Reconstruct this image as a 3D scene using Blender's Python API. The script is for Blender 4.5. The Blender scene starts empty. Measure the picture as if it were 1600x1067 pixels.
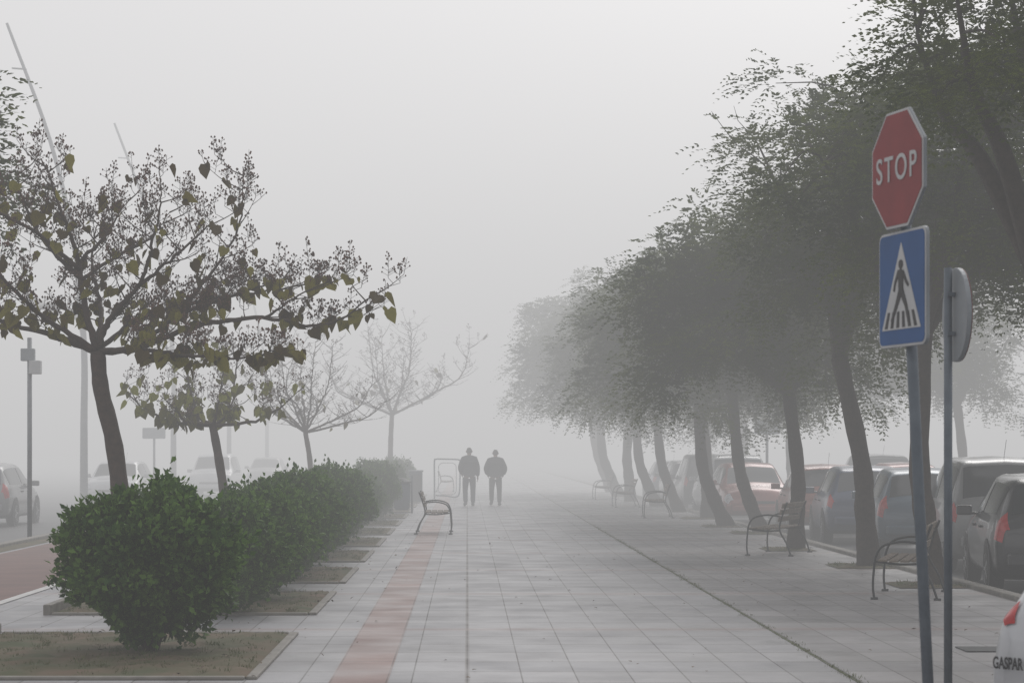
import bpy, math, random
import numpy as np
from mathutils import Vector, Matrix
R=math.radians
scene=bpy.context.scene
COL=scene.collection
scene.view_settings.view_transform='Standard'
scene.view_settings.look='None'
scene.view_settings.exposure=0

# ------------------------------------------------------------ materials
def mat(name,c1,c2=None,scale=6.0,rough=0.7,metal=0.0,spec=0.5,island=False,transl=0.0,bump=0.0,detail=4,coat=0.0,coord='Object',ivar=0.5):
    m=bpy.data.materials.new(name); m.use_nodes=True
    nt=m.node_tree; nd=nt.nodes; lk=nt.links
    b=nd['Principled BSDF']; out=nd['Material Output']
    b.inputs['Roughness'].default_value=rough
    b.inputs['Metallic'].default_value=metal
    b.inputs['Specular IOR Level'].default_value=spec
    b.inputs['Coat Weight'].default_value=coat
    c2=c2 or tuple(min(1,x*0.75) for x in c1)
    tc=nd.new('ShaderNodeTexCoord')
    nz=nd.new('ShaderNodeTexNoise'); nz.inputs['Scale'].default_value=scale; nz.inputs['Detail'].default_value=detail
    lk.new(tc.outputs[coord],nz.inputs['Vector'])
    cr=nd.new('ShaderNodeMapRange'); cr.inputs['From Min'].default_value=0.3; cr.inputs['From Max'].default_value=0.7
    fac=nz.outputs['Fac']
    if island:
        g=nd.new('ShaderNodeNewGeometry')
        ma=nd.new('ShaderNodeMath'); ma.operation='ADD'
        mb=nd.new('ShaderNodeMath'); mb.operation='MULTIPLY_ADD'
        lk.new(g.outputs['Random Per Island'],mb.inputs[0]); mb.inputs[1].default_value=ivar; mb.inputs[2].default_value=-ivar/2
        lk.new(nz.outputs['Fac'],ma.inputs[0]); lk.new(mb.outputs[0],ma.inputs[1]); fac=ma.outputs[0]
    lk.new(fac,cr.inputs['Value'])
    mx=nd.new('ShaderNodeMix'); mx.data_type='RGBA'
    mx.inputs[6].default_value=(*c1,1); mx.inputs[7].default_value=(*c2,1)
    lk.new(cr.outputs[0],mx.inputs[0]); lk.new(mx.outputs[2],b.inputs['Base Color'])
    if bump>0:
        bp=nd.new('ShaderNodeBump'); bp.inputs['Strength'].default_value=bump; bp.inputs['Distance'].default_value=0.02
        lk.new(nz.outputs['Fac'],bp.inputs['Height']); lk.new(bp.outputs[0],b.inputs['Normal'])
    if transl>0:
        t=nd.new('ShaderNodeBsdfTranslucent'); lk.new(mx.outputs[2],t.inputs['Color'])
        ms=nd.new('ShaderNodeMixShader'); ms.inputs[0].default_value=transl
        lk.new(b.outputs[0],ms.inputs[1]); lk.new(t.outputs[0],ms.inputs[2]); lk.new(ms.outputs[0],out.inputs['Surface'])
    return m

M_bark=mat('bark',(0.055,0.042,0.034),(0.025,0.02,0.017),scale=14,rough=0.9,bump=0.8)
M_bark_pale=mat('bark_brown',(0.08,0.054,0.042),(0.042,0.03,0.025),scale=14,rough=0.9,bump=0.6)
M_leaf_bush=mat('shrub_leaf',(0.028,0.074,0.012),(0.105,0.20,0.032),scale=2.5,rough=0.6,island=True,transl=0.25,spec=0.15,ivar=.6)
M_core=mat('shrub_light_block',(0.012,0.024,0.006),(0.006,0.012,0.004),scale=9,rough=1,spec=0)  # near-black, for the added light-blocking body inside each shrub
M_leaf_fine=mat('feathery_leaf',(0.030,0.052,0.010),(0.118,0.145,0.026),scale=1.1,rough=0.8,island=True,transl=0.32,spec=0.05,ivar=0.16)
M_leaf_dry=mat('catalpa_leaf',(0.08,0.055,0.018),(0.21,0.19,0.03),scale=2.2,rough=0.6,island=True,transl=0.35,spec=0.12,ivar=0.9)
M_leaf_yel=mat('catalpa_leaf_yellowish',(0.11,0.10,0.02),(0.24,0.25,0.04),scale=2.2,rough=0.6,island=True,transl=0.35,spec=0.12,ivar=0.9)
M_seed=mat('seed_pod',(0.13,0.060,0.042),(0.07,0.036,0.028),scale=6,rough=0.8,island=True)
M_soil=mat('soil',(0.13,0.09,0.058),(0.06,0.072,0.028),scale=2.2,rough=0.95,bump=1.0,detail=12)
M_kerb=mat('kerb_concrete',(0.24,0.225,0.2),(0.15,0.14,0.125),scale=5,rough=0.7,bump=0.2)
M_asphalt=mat('asphalt',(0.075,0.075,0.078),(0.05,0.05,0.052),scale=2,rough=0.55,detail=8)
M_cycle=mat('cycle_lane_red',(0.16,0.08,0.066),(0.115,0.058,0.05),scale=1.5,rough=0.7,detail=8)
M_white=mat('white_paint',(0.6,0.6,0.58),(0.42,0.42,0.42),scale=6,rough=0.5)
M_galv=mat('galvanised_steel',(0.22,0.235,0.25),(0.14,0.15,0.165),scale=9,rough=0.5,metal=0.3)
M_mast=mat('mast_grey_paint',(0.34,0.35,0.36),(0.28,0.29,0.30),scale=5,rough=0.5)
M_post=mat('sign_post_steel',(0.13,0.155,0.18),(0.085,0.105,0.13),scale=9,rough=0.5,metal=0.3)
M_sign_back=mat('sign_back_grey',(0.26,0.28,0.30),(0.2,0.22,0.24),scale=5,rough=0.5,metal=0.2)
M_rimred=mat('faded_red_rim',(0.16,0.06,0.055),(0.12,0.05,0.05),scale=5,rough=0.6)
M_red=mat('sign_red',(0.28,0.046,0.05),(0.21,0.038,0.042),scale=5,rough=0.55,spec=.3)
M_blue=mat('sign_blue',(0.024,0.095,0.27),(0.02,0.08,0.22),scale=5,rough=0.55,spec=.3)
M_signwhite=mat('sign_white',(0.50,0.50,0.50),(0.40,0.41,0.42),scale=6,rough=0.4)
M_black=mat('sign_black',(0.014,0.014,0.016),(0.022,0.022,0.024),scale=6,rough=0.5)
M_iron=mat('cast_iron',(0.045,0.05,0.053),(0.03,0.032,0.035),scale=12,rough=0.5,metal=0.4)
M_wood=mat('bench_wood',(0.20,0.165,0.13),(0.12,0.095,0.075),scale=12,rough=0.75)
M_glass=mat('car_glass',(0.018,0.022,0.025),(0.03,0.035,0.04),scale=3,rough=0.08,spec=0.6)
M_tyre=mat('tyre_rubber',(0.015,0.015,0.015),(0.03,0.03,0.03),scale=20,rough=0.85)
M_rim=mat('alloy',(0.35,0.36,0.37),(0.22,0.23,0.24),scale=10,rough=0.35,metal=0.7)
M_plastic=mat('black_plastic',(0.02,0.02,0.022),(0.03,0.03,0.032),scale=8,rough=0.6)
M_tail=mat('tail_light',(0.45,0.02,0.02),(0.3,0.01,0.012),scale=14,rough=0.2)
M_head=mat('head_light',(0.55,0.57,0.6),(0.35,0.37,0.4),scale=14,rough=0.12)
M_bin=mat('bin_blue_grey',(0.04,0.07,0.10),(0.03,0.05,0.075),scale=8,rough=0.5)
M_skin=mat('skin',(0.42,0.25,0.18),(0.36,0.2,0.15),scale=20,rough=0.6)
M_hair=mat('hair_dark',(0.06,0.055,0.05),(0.12,0.11,0.10),scale=40,rough=0.8)
M_jacket=mat('jacket_dark',(0.045,0.048,0.056),(0.028,0.03,0.035),scale=10,rough=0.85)
M_jacket2=mat('jacket_black',(0.033,0.033,0.037),(0.045,0.045,0.05),scale=10,rough=0.8)
M_trous=mat('trousers_dark',(0.055,0.06,0.075),(0.04,0.044,0.055),scale=10,rough=0.9)
M_trous2=mat('trousers_grey',(0.09,0.088,0.085),(0.065,0.063,0.06),scale=10,rough=0.9)
def paint(name,c,rough=0.32,metal=0.15):
    return mat(name,c,tuple(x*0.8 for x in c),scale=1.6,rough=rough,metal=metal,coat=0.5,detail=6)

def paving(name,cols,mortar,scale=0.4,red_bands=False,rough=0.48,shift=(0,0),stain=0.70,wear=None):
    m=bpy.data.materials.new(name); m.use_nodes=True
    nt=m.node_tree; nd=nt.nodes; lk=nt.links; b=nd['Principled BSDF']
    b.inputs['Specular IOR Level'].default_value=.42
    tc=nd.new('ShaderNodeTexCoord'); mp=nd.new('ShaderNodeMapping'); mp.inputs['Location'].default_value=(shift[0],shift[1],0)
    lk.new(tc.outputs['Object'],mp.inputs[0])
    def brick(w,h,ms,c1,c2,mo):
        br=nd.new('ShaderNodeTexBrick'); br.offset=0; br.squash=1
        br.inputs['Scale'].default_value=1; br.inputs['Brick Width'].default_value=w; br.inputs['Row Height'].default_value=h
        br.inputs['Mortar Size'].default_value=ms; br.inputs['Mortar Smooth'].default_value=0.6
        br.inputs['Color1'].default_value=(*c1,1); br.inputs['Color2'].default_value=(*c2,1); br.inputs['Mortar'].default_value=(*mo,1)
        lk.new(mp.outputs[0],br.inputs['Vector']); return br
    b1=brick(scale,scale*2.0,0.005,cols[0],cols[1],mortar)
    # long joints are narrow, cross joints (seen at a grazing angle) are wider
    b2=brick(400.0,scale*2,0.024,(1,1,1),(0.84,0.85,0.87),(0.58,0.55,0.53))
    b3=brick(scale,400.0,0.009,(1,1,1),(1,1,1),(0.62,0.6,0.58))
    mul0=nd.new('ShaderNodeMix'); mul0.data_type='RGBA'; mul0.blend_type='MULTIPLY'; mul0.inputs[0].default_value=1
    lk.new(b2.outputs[0],mul0.inputs[6]); lk.new(b3.outputs[0],mul0.inputs[7])
    mul=nd.new('ShaderNodeMix'); mul.data_type='RGBA'; mul.blend_type='MULTIPLY'; mul.inputs[0].default_value=1
    lk.new(b1.outputs[0],mul.inputs[6]); lk.new(mul0.outputs[2],mul.inputs[7])
    n1=nd.new('ShaderNodeTexNoise'); n1.inputs['Scale'].default_value=0.45; n1.inputs['Detail'].default_value=9; n1.inputs['Roughness'].default_value=0.7
    lk.new(tc.outputs['Object'],n1.inputs['Vector'])
    mr=nd.new('ShaderNodeMapRange'); mr.inputs['From Min'].default_value=0.3; mr.inputs['From Max'].default_value=0.7
    mr.inputs['To Min'].default_value=stain; mr.inputs['To Max'].default_value=1.12
    lk.new(n1.outputs['Fac'],mr.inputs['Value'])
    mul2=nd.new('ShaderNodeVectorMath'); mul2.operation='SCALE'
    lk.new(mul.outputs[2],mul2.inputs[0]); lk.new(mr.outputs[0],mul2.inputs['Scale'])
    src=mul2.outputs[0]
    if wear:
        nw=nd.new('ShaderNodeTexNoise'); nw.inputs['Scale'].default_value=1.1; nw.inputs['Detail'].default_value=7
        lk.new(tc.outputs['Object'],nw.inputs['Vector'])
        mw=nd.new('ShaderNodeMapRange'); mw.inputs['From Min'].default_value=0.38; mw.inputs['From Max'].default_value=0.65; mw.inputs['To Max'].default_value=.7
        lk.new(nw.outputs['Fac'],mw.inputs['Value'])
        xw=nd.new('ShaderNodeMix'); xw.data_type='RGBA'; lk.new(mw.outputs[0],xw.inputs[0]); lk.new(src,xw.inputs[6]); xw.inputs[7].default_value=(*wear,1); src=xw.outputs[2]
    if red_bands:
        sx=nd.new('ShaderNodeSeparateXYZ'); lk.new(tc.outputs['Object'],sx.inputs[0])
        w=nd.new('ShaderNodeMath'); w.operation='PINGPONG'; w.inputs[1].default_value=2.6
        lk.new(sx.outputs['Y'],w.inputs[0])
        g=nd.new('ShaderNodeMapRange'); g.inputs['From Min'].default_value=0.25; g.inputs['From Max'].default_value=0.05
        g.inputs['To Min'].default_value=0; g.inputs['To Max'].default_value=0.4
        lk.new(w.outputs[0],g.inputs['Value'])
        mr2=nd.new('ShaderNodeMix'); mr2.data_type='RGBA'; lk.new(g.outputs[0],mr2.inputs[0])
        lk.new(src,mr2.inputs[6]); mr2.inputs[7].default_value=(0.28,0.20,0.185,1); src=mr2.outputs[2]
    lk.new(src,b.inputs['Base Color'])
    n2=nd.new('ShaderNodeTexNoise'); n2.inputs['Scale'].default_value=1.4; n2.inputs['Detail'].default_value=6
    lk.new(tc.outputs['Object'],n2.inputs['Vector'])
    m3=nd.new('ShaderNodeMapRange'); m3.inputs['From Min'].default_value=0.35; m3.inputs['From Max'].default_value=0.65
    m3.inputs['To Min'].default_value=rough-0.14; m3.inputs['To Max'].default_value=rough+0.18
    lk.new(n2.outputs['Fac'],m3.inputs['Value']); lk.new(m3.outputs[0],b.inputs['Roughness'])
    return m
M_pave=paving('grey_paving',((0.375,0.372,0.382),(0.31,0.307,0.315)),(0.13,0.13,0.13),red_bands=True)
M_pave_side=paving('grey_brown_paving',((0.34,0.33,0.333),(0.28,0.272,0.274)),(0.12,0.115,0.115),red_bands=True)
M_pave_red=paving('red_paving',((0.31,0.20,0.178),(0.26,0.165,0.148)),(0.16,0.12,0.11),shift=(0.18,0),wear=(0.31,0.262,0.255))

# ------------------------------------------------------------ mesh helpers
class MB:
    def __init__(s): s.v=[]; s.f=[]
    def add(s,v,f):
        o=len(s.v); s.v+= [tuple(p) for p in v]; s.f+=[tuple(i+o for i in q) for q in f]
    def box(s,c,size,M=None):
        x,y,z=[a/2 for a in size]
        vs=[Vector((sx*x,sy*y,sz*z)) for sx in(-1,1) for sy in(-1,1) for sz in(-1,1)]
        if M is not None: vs=[M@v for v in vs]
        vs=[v+Vector(c) for v in vs]
        s.add(vs,[(0,1,3,2),(4,6,7,5),(0,4,5,1),(2,3,7,6),(0,2,6,4),(1,5,7,3)])
    def tube(s,pts,rad,k=6):
        pts=[Vector(p) for p in pts]; n=len(pts)
        if not hasattr(rad,'__len__'): rad=[rad]*n
        o=len(s.v); ref=None
        for i,p in enumerate(pts):
            d=(pts[min(i+1,n-1)]-pts[max(i-1,0)])
            if d.length<1e-9: d=Vector((0,0,1))
            d.normalize()
            if ref is None: ref=d.orthogonal().normalized()
            ref=(ref-d*ref.dot(d))
            if ref.length<1e-6: ref=d.orthogonal()
            ref.normalize(); b=d.cross(ref)
            for j in range(k):
                a=2*math.pi*j/k
                s.v.append(tuple(p+(ref*math.cos(a)+b*math.sin(a))*rad[i]))
        for i in range(n-1):
            for j in range(k):
                a=o+i*k+j; b2=o+i*k+(j+1)%k
                s.f.append((a,b2,b2+k,a+k))
        s.f.append(tuple(o+j for j in range(k))[::-1]); s.f.append(tuple(o+(n-1)*k+j for j in range(k)))
    def lathe(s,prof,k=24,axis='Y',c=(0,0,0)):
        o=len(s.v); n=len(prof)
        for (r,h) in prof:
            for j in range(k):
                a=2*math.pi*j/k
                if axis=='Y': p=(r*math.cos(a),h,r*math.sin(a))
                else: p=(r*math.cos(a),r*math.sin(a),h)
                s.v.append((p[0]+c[0],p[1]+c[1],p[2]+c[2]))
        for i in range(n-1):
            for j in range(k):
                s.f.append((o+i*k+j,o+i*k+(j+1)%k,o+(i+1)*k+(j+1)%k,o+(i+1)*k+j))
        s.f.append(tuple(o+j for j in range(k))[::-1]); s.f.append(tuple(o+(n-1)*k+j for j in range(k)))
    def poly_plate(s,pts,y0,y1):
        n=len(pts); v=[(x,y0,z) for x,z in pts]+[(x,y1,z) for x,z in pts]
        f=[tuple(range(n)),tuple(range(2*n-1,n-1,-1))]+[(i,(i+1)%n,(i+1)%n+n,i+n)[::-1] for i in range(n)]
        s.add(v,f)
    def mesh(s,name,m,smooth=False):
        me=bpy.data.meshes.new(name); me.from_pydata(s.v,[],s.f); me.update()
        if m: me.materials.append(m)
        if smooth: me.polygons.foreach_set('use_smooth',[True]*len(me.polygons))
        return me
    def obj(s,name,m,parent=None,smooth=False,bevel=0,loc=None):
        o=bpy.data.objects.new(name,s.mesh(name,m,smooth)); COL.objects.link(o)
        if parent: o.parent=parent
        if loc: o.location=loc
        if bevel:
            b=o.modifiers.new('bevel','BEVEL'); b.width=bevel; b.segments=2; b.limit_method='ANGLE'
        return o
def poly_mesh(name,V,k,m,smooth=False):
    me=bpy.data.meshes.new(name); nv=len(V); nf=nv//k
    me.vertices.add(nv); me.vertices.foreach_set('co',V.astype(np.float32).ravel())
    me.loops.add(nv); me.loops.foreach_set('vertex_index',np.arange(nv,dtype=np.int32))
    me.polygons.add(nf); me.polygons.foreach_set('loop_start',np.arange(0,nv,k,dtype=np.int32))
    me.update(calc_edges=True); me.validate()
    if m: me.materials.append(m)
    return me
def link(name,me,parent=None):
    o=bpy.data.objects.new(name,me); COL.objects.link(o)
    if parent: o.parent=parent
    return o
def thing(name,label,cat,loc=(0,0,0),rotz=0,group=None,scale=1):
    e=bpy.data.objects.new(name,None); e.empty_display_size=0.2; COL.objects.link(e)
    e.location=loc; e.rotation_euler=(0,0,rotz); e.scale=(scale,)*3
    e['label']=label; e['category']=cat
    if group: e['group']=group
    return e
def copy_thing(src,loc,rotz=0,label=None,scale=None):
    def rec(o,par):
        n=o.copy(); COL.objects.link(n)
        if par: n.parent=par; n.matrix_parent_inverse=o.matrix_parent_inverse.copy()
        for c in list(o.children): rec(c,n)
        return n
    n=rec(src,None); n.location=loc; n.rotation_euler=(0,0,rotz)
    if scale is not None: n.scale=(scale,)*3 if not hasattr(scale,'__len__') else scale
    if label: n['label']=label
    return n
def structure(name,mb,m,**k):
    o=mb.obj(name,m,**k); o['kind']='structure'; return o
def spline(P,n=6):
    P=[Vector(p) for p in P]; Q=[P[0]*2-P[1]]+P+[P[-1]*2-P[-2]]; out=[]
    for i in range(1,len(Q)-2):
        for j in range(n):
            t=j/n; a,b,c,d=Q[i-1],Q[i],Q[i+1],Q[i+2]
            out.append(0.5*((2*b)+(c-a)*t+(2*a-5*b+4*c-d)*t*t+(3*b-a-3*c+d)*t**3))
    out.append(P[-1]); return out
def nrm(a): return a/np.maximum(np.linalg.norm(a,axis=-1,keepdims=True),1e-9)

# ------------------------------------------------------------ ground & setting
def sheet(name,x0,x1,y0,y1,z,m):
    b=MB(); b.add([(x0,y0,z),(x1,y0,z),(x1,y1,z),(x0,y1,z)],[(0,1,2,3)]); return structure(name,b,m)
sheet('ground',-700,700,-200,900,-0.13,M_asphalt)
b=MB()
outl=[(-8.1,8),(2.5,8),(2.5,13.6),(3.4,13.6),(3.4,15.8),(6.2,15.8),(6.2,420),(-8.1,420)]
n=len(outl)
b.add([(x,y,0) for x,y in outl]+[(x,y,-0.14) for x,y in outl],[(0,1,2,3,4,5,6,7)]+[(i,i+n,(i+1)%n+n,(i+1)%n) for i in range(n)])
structure('promenade_pavement',b,M_pave)
sheet('red_paving_strip',-0.99,-0.57,8,300,0.004,M_pave_red)
sheet('side_pavement',2.82,6.05,15.9,300,0.004,M_pave_side)
sheet('cycle_path',-7.5,-5.15,8,400,0.004,M_cycle)
sheet('cycle_path_line',-5.14,-5.02,8,400,0.008,M_white)
sheet('verge_soil',-8.0,-7.62,8,400,0.004,M_soil)
sheet('road_line',-9.1,-8.98,-50,400,-0.126,M_white)
b=MB(); b.box((6.12,218,-0.035),(0.17,404,0.19)); structure('kerb',b,M_kerb,bevel=0.02)
b=MB(); b.box((-8.1,210,-0.035),(0.17,400,0.19)); structure('kerb',b,M_kerb,bevel=0.02)
b=MB(); b.box((2.80,158,0.0),(0.022,284,0.010)); structure('drainage_joint',b,mat('joint',(0.15,0.15,0.12),(0.08,0.10,0.04),scale=6,rough=0.9))
b=MB(); b.box((4.55,18.6,0.008),(.9,.45,.012)); structure('drain_cover',b,M_iron)
beds=[(16.2,20.2)]+[(22.6+5.38*i,26.1+5.38*i) for i in range(12)]
def rough_patch(name,x0,x1,y0,y1,z,amp,seed):
    rs=np.random.RandomState(seed); nx=int((x1-x0)/0.09)+1; ny=int((y1-y0)/0.12)+1
    xs=np.linspace(x0,x1,nx); ys=np.linspace(y0,y1,ny); b=MB()
    H=rs.rand(ny,nx)*amp
    for i in range(ny):
        for j in range(nx):
            e=min(i,j,ny-1-i,nx-1-j)
            b.v.append((xs[j],ys[i],z+(H[i,j] if e>0 else 0)))
    for i in range(ny-1):
        for j in range(nx-1):
            a=i*nx+j; b.f.append((a,a+1,a+nx+1,a+nx))
    return structure(name,b,M_soil,smooth=True)
for i,(y0,y1) in enumerate(beds):
    rough_patch('planter_soil',-4.2,-1.6,y0+.08,y1-.08,0.012,0.035 if i<5 else 0.02,i)
    b=MB(); w=0.08
    b.box((-1.56,(y0+y1)/2,0.012),(w,y1-y0,0.03)); b.box((-4.24,(y0+y1)/2,0.05),(w,y1-y0,0.11))
    b.box((-2.9,y0,0.012),(2.58,w,0.03)); b.box((-2.9,y1,0.012),(2.58,w,0.03))
    structure('planter_edging',b,M_kerb,bevel=0.01)

# ------------------------------------------------------------ leaves helper
def diamonds(C,D,N,L,W,fold=0.15):
    D=nrm(D); S=nrm(np.cross(D,N)); N2=np.cross(S,D)
    L=L[:,None]; W=W[:,None]
    a=C; bq=C+D*L*0.45+S*W*0.5+N2*W*fold; c=C+D*L; d=C+D*L*0.45-S*W*0.5+N2*W*fold
    return np.stack([a,bq,c,d],1).reshape(-1,3)
def hedge_bush(seed,rx,ry,rz,zc,n,name='shrub'):
    rs=np.random.RandomState(seed)
    ph=rs.rand(6)*6.28
    def rad(d):
        az=np.arctan2(d[:,1],d[:,0]); el=d[:,2]
        return 1+0.09*np.sin(3*az+ph[0]+2*el)+0.07*np.sin(5*az+ph[1]-3*el)+0.07*np.sin(8*el+ph[2]+az)+0.06*np.sin(11*az+ph[3]+7*el)
    d=nrm(rs.randn(n,3)); r=rad(d)*(0.76+0.28*rs.rand(n)**0.7)
    sd=nrm(rs.randn(90,3)); near=(d@sd.T).max(1)>0.996
    r[near]*=1+0.20*rs.rand(near.sum())
    low=np.clip((d[:,2]+0.25)/-0.75,0,1); sq=1-0.35*np.where(d[:,2]<-0.25,low,0)
    def pos(d,r): 
        p=np.stack([d[:,0]*rx*r*1.0,d[:,1]*ry*r,d[:,2]*rz*r],1); return p
    P=pos(d,r); P[:,0]*=sq; P[:,1]*=sq; P[:,2]+=zc
    D=nrm(d*0.7+rs.randn(n,3)*0.75+np.array([0,0,0.25])); N=nrm(d+rs.randn(n,3)*0.6)
    L=0.052+0.038*rs.rand(n); V=diamonds(P,D,N,L,L*0.6,0.2)
    me=poly_mesh('foliage',V,4,M_leaf_bush)
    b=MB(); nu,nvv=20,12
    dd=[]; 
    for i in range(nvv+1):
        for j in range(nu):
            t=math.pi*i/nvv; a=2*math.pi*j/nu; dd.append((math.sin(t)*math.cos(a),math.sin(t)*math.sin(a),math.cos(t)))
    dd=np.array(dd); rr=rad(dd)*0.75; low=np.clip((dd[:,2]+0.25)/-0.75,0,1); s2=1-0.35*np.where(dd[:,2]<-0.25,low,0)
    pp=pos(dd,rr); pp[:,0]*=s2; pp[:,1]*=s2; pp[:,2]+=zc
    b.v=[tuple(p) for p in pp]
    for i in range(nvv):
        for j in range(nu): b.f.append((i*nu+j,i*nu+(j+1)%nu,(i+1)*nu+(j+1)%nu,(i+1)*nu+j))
    core=b.mesh('light_block_core',M_core)  # added closed dark shell inside the leaves to block light, no real branches
    s=MB()
    for k in range(7):
        a=rs.rand()*6.28; q=0.05+0.08*rs.rand()
        s.tube(spline([(0.04*math.cos(a),0.04*math.sin(a),-0.02),(q*math.cos(a),q*math.sin(a),0.16),(3*q*math.cos(a),3*q*math.sin(a),0.5)],4),[0.022]*9,5)
    return me,core,s.mesh('stem',M_bark)
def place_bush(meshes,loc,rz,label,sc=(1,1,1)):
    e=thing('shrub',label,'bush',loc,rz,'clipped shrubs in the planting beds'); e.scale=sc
    for nm,me in zip(('foliage','light_block_core','stem'),meshes): link(nm,me,e)
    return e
random.seed(3)
big=hedge_bush(1,0.69,0.74,0.62,0.80,18000)
place_bush(big,(-2.58,18.3,0.0),0,'rounded green shrub with bare stem in soil bed',(.96,.96,.93))
var=[hedge_bush(10+i,0.62,0.80,0.56,0.68,9500) for i in range(4)]
y=22.6; k=0
while y<86:
    s=random.uniform(0.86,1.05)
    place_bush(var[k%4],(-2.46+random.uniform(-.12,.10),y,0),random.choice([0,math.pi])+random.uniform(-.4,.4),'dense green leafy shrub in a row beside the promenade',(s*1.0,s,s*random.uniform(0.90,1.06)))
    y+=random.uniform(1.85,2.2); k+=1

# ------------------------------------------------------------ feathery trees (avenue)
def feathery(seed,fork,cc,rad3,nclump,nfr,trunk_r=0.16,mid=None,lsz=1.0,low=-0.8,bend=0.18,cs=1.0):
    rs=np.random.RandomState(seed); b=MB()
    fork=Vector(fork); mid=mid or (fork*0.5+Vector((rs.choice([-1,1])*rs.uniform(.5,1)*bend,rs.uniform(-.1,.1),0)))
    tp=spline([(0,0,-0.05),(mid[0]*0.6,mid[1]*.5,mid[2]*0.5),mid,fork],6)
    nn=len(tp); rr=[trunk_r*(1.3-0.3*min(1,i/3) -0.28*i/nn)*(1+0.07*math.sin(i*1.7+seed)) for i in range(nn)]
    b.tube(tp,rr,10)
    ph=rs.rand(8)*6.28
    def lump(d):
        az=np.arctan2(d[:,1],d[:,0]); el=d[:,2]
        return 1+0.13*np.sin(2*az+ph[0]+2*el)+0.11*np.sin(4*az+ph[1]-3*el)+0.13*np.sin(7*el+ph[2]+2*az)+0.10*np.sin(9*az+ph[3]+5*el)
    cc=np.array(cc); rad3=np.array(rad3)
    samples=[]
    nl=7
    for i in range(nl):
        az=2*math.pi*(i+rs.rand()*0.6)/nl; el=rs.uniform(0.0,0.8) if i<nl-1 else 1.4
        d=np.array([[math.cos(az)*math.cos(el),math.sin(az)*math.cos(el),math.sin(el)]])
        end=cc+(d*lump(d)[:,None])[0]*rad3*0.8
        s0=np.array(fork); m1=s0*0.6+end*0.4+np.array([rs.uniform(-.2,.2),rs.uniform(-.2,.2),0.05+0.15*rs.rand()])
        m2=s0*0.3+end*0.7+np.array([rs.uniform(-.25,.25),rs.uniform(-.25,.25),rs.uniform(-.1,.2)])
        L=spline([s0,m1,m2,end],6); r0=trunk_r*rs.uniform(.4,.65)
        b.tube(L,[r0*(1-0.85*j/(len(L)-1)) for j in range(len(L))],6)
        samples+=[(p,r0*(1-0.85*j/(len(L)-1))) for j,p in enumerate(L) if j>4]
    d=nrm(rs.randn(nclump*3,3)); d=d[d[:,2]>low][:nclump]
    f=0.40+0.60*rs.rand(len(d))**0.6
    C=cc+d*(lump(d)*f)[:,None]*rad3
    for c in C:
        cv=Vector(c); p,r=min(samples,key=lambda s:(s[0]-cv).length)
        m=(p+cv)/2+Vector((rs.uniform(-.1,.1),rs.uniform(-.1,.1),rs.uniform(0.05,.25)))
        b.tube(spline([p,m,cv],3),[max(.008,min(r*.6,.03)),.02,.018,.015,.012,.009,.006],4)
    for i in range(22):
        c=Vector(C[rs.randint(len(C))]); dd=Vector((c-Vector(cc))).normalized()+Vector((0,0,.5))
        b.tube([c,c+dd*0.25+Vector((rs.uniform(-.1,.1),0,0)),c+dd*0.45],[.008,.006,.003],3)
    F=len(C)*nfr; ci=np.repeat(np.arange(len(C)),nfr)
    cl=rs.uniform(0.75,1.35,len(C))*cs
    off=nrm(rs.randn(F,3))*(rs.rand(F)**0.5)[:,None]*np.array([0.46,0.46,0.30])*cl[ci][:,None]
    O=C[ci]+off
    D=nrm(off*np.array([1.4,1.4,1.0])+rs.randn(F,3)*0.3+(C[ci]-cc)*0.10+np.array([0,0,0.04])); Lf=(0.24+0.2*rs.rand(F))*lsz**.5
    up=np.array([0,0,1.0]); S=nrm(np.cross(D,up)+1e-4); out=[]
    NJ=5
    for j in range(1,NJ+1):
        t=j/NJ; base=O+D*(Lf*t)[:,None]; base[:,2]-=0.15*t*t
        ll=(0.098*lsz*(1.15-0.5*t))*np.ones(F)*rs.uniform(.8,1.2,F)
        for sg in(-1,1):
            dd=S*sg*0.8+D*0.6+rs.randn(F,3)*0.15; dd[:,2]-=0.15
            nn_=nrm(np.cross(dd,D)*sg*-1+rs.randn(F,3)*0.35)
            out.append(diamonds(base,dd,nn_,ll,ll*0.46,0.0))
    V=np.concatenate(out); return b.mesh('trunk',M_bark,True),poly_mesh('crown',V,4,M_leaf_fine)
def place_tree(meshes,loc,rz,label,sc=1,name='avenue_tree',group='row of feathery-leaved trees along the kerb'):
    e=thing(name,label,'tree',loc,rz,group,sc)
    link('trunk',meshes[0],e); link('crown',meshes[1],e); return e
lab='shade tree with feathery dark green crown'
T=feathery(101,(-0.65,0.1,3.4),(-0.25,0.2,5.8),(2.0,2.3,2.1),105,58,0.19,low=-.5,lsz=.78)
place_tree(T,(6.15,21.5,0),0,'tall tree with sparse high crown beside parking kerb')
TA=feathery(102,(-0.15,0,3.1),(0.35,0.3,4.8),(1.9,2.1,1.85),155,56,0.155,lsz=.84)
place_tree(TA,(5.75,27.5,0),0,lab+', straight trunk')
TB=feathery(103,(-0.42,0.1,3.0),(0.0,0.2,4.75),(1.9,2.1,2.05),155,56,0.165,lsz=.88)
place_tree(TB,(5.75,32,0),0,lab+', leaning trunk')
TC=feathery(104,(-0.1,0.1,2.6),(-0.65,0.2,4.0),(2.0,1.9,1.8),150,52,0.15)
place_tree(TC,(5.5,37.5,0),0,lab+', low and spreading')
TD=feathery(105,(-0.6,0.2,2.7),(-0.8,0.2,4.0),(2.0,1.9,1.8),145,52,0.15,bend=.25)
place_tree(TD,(5.95,45.0,0),0,lab+', leaning trunk')
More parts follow.
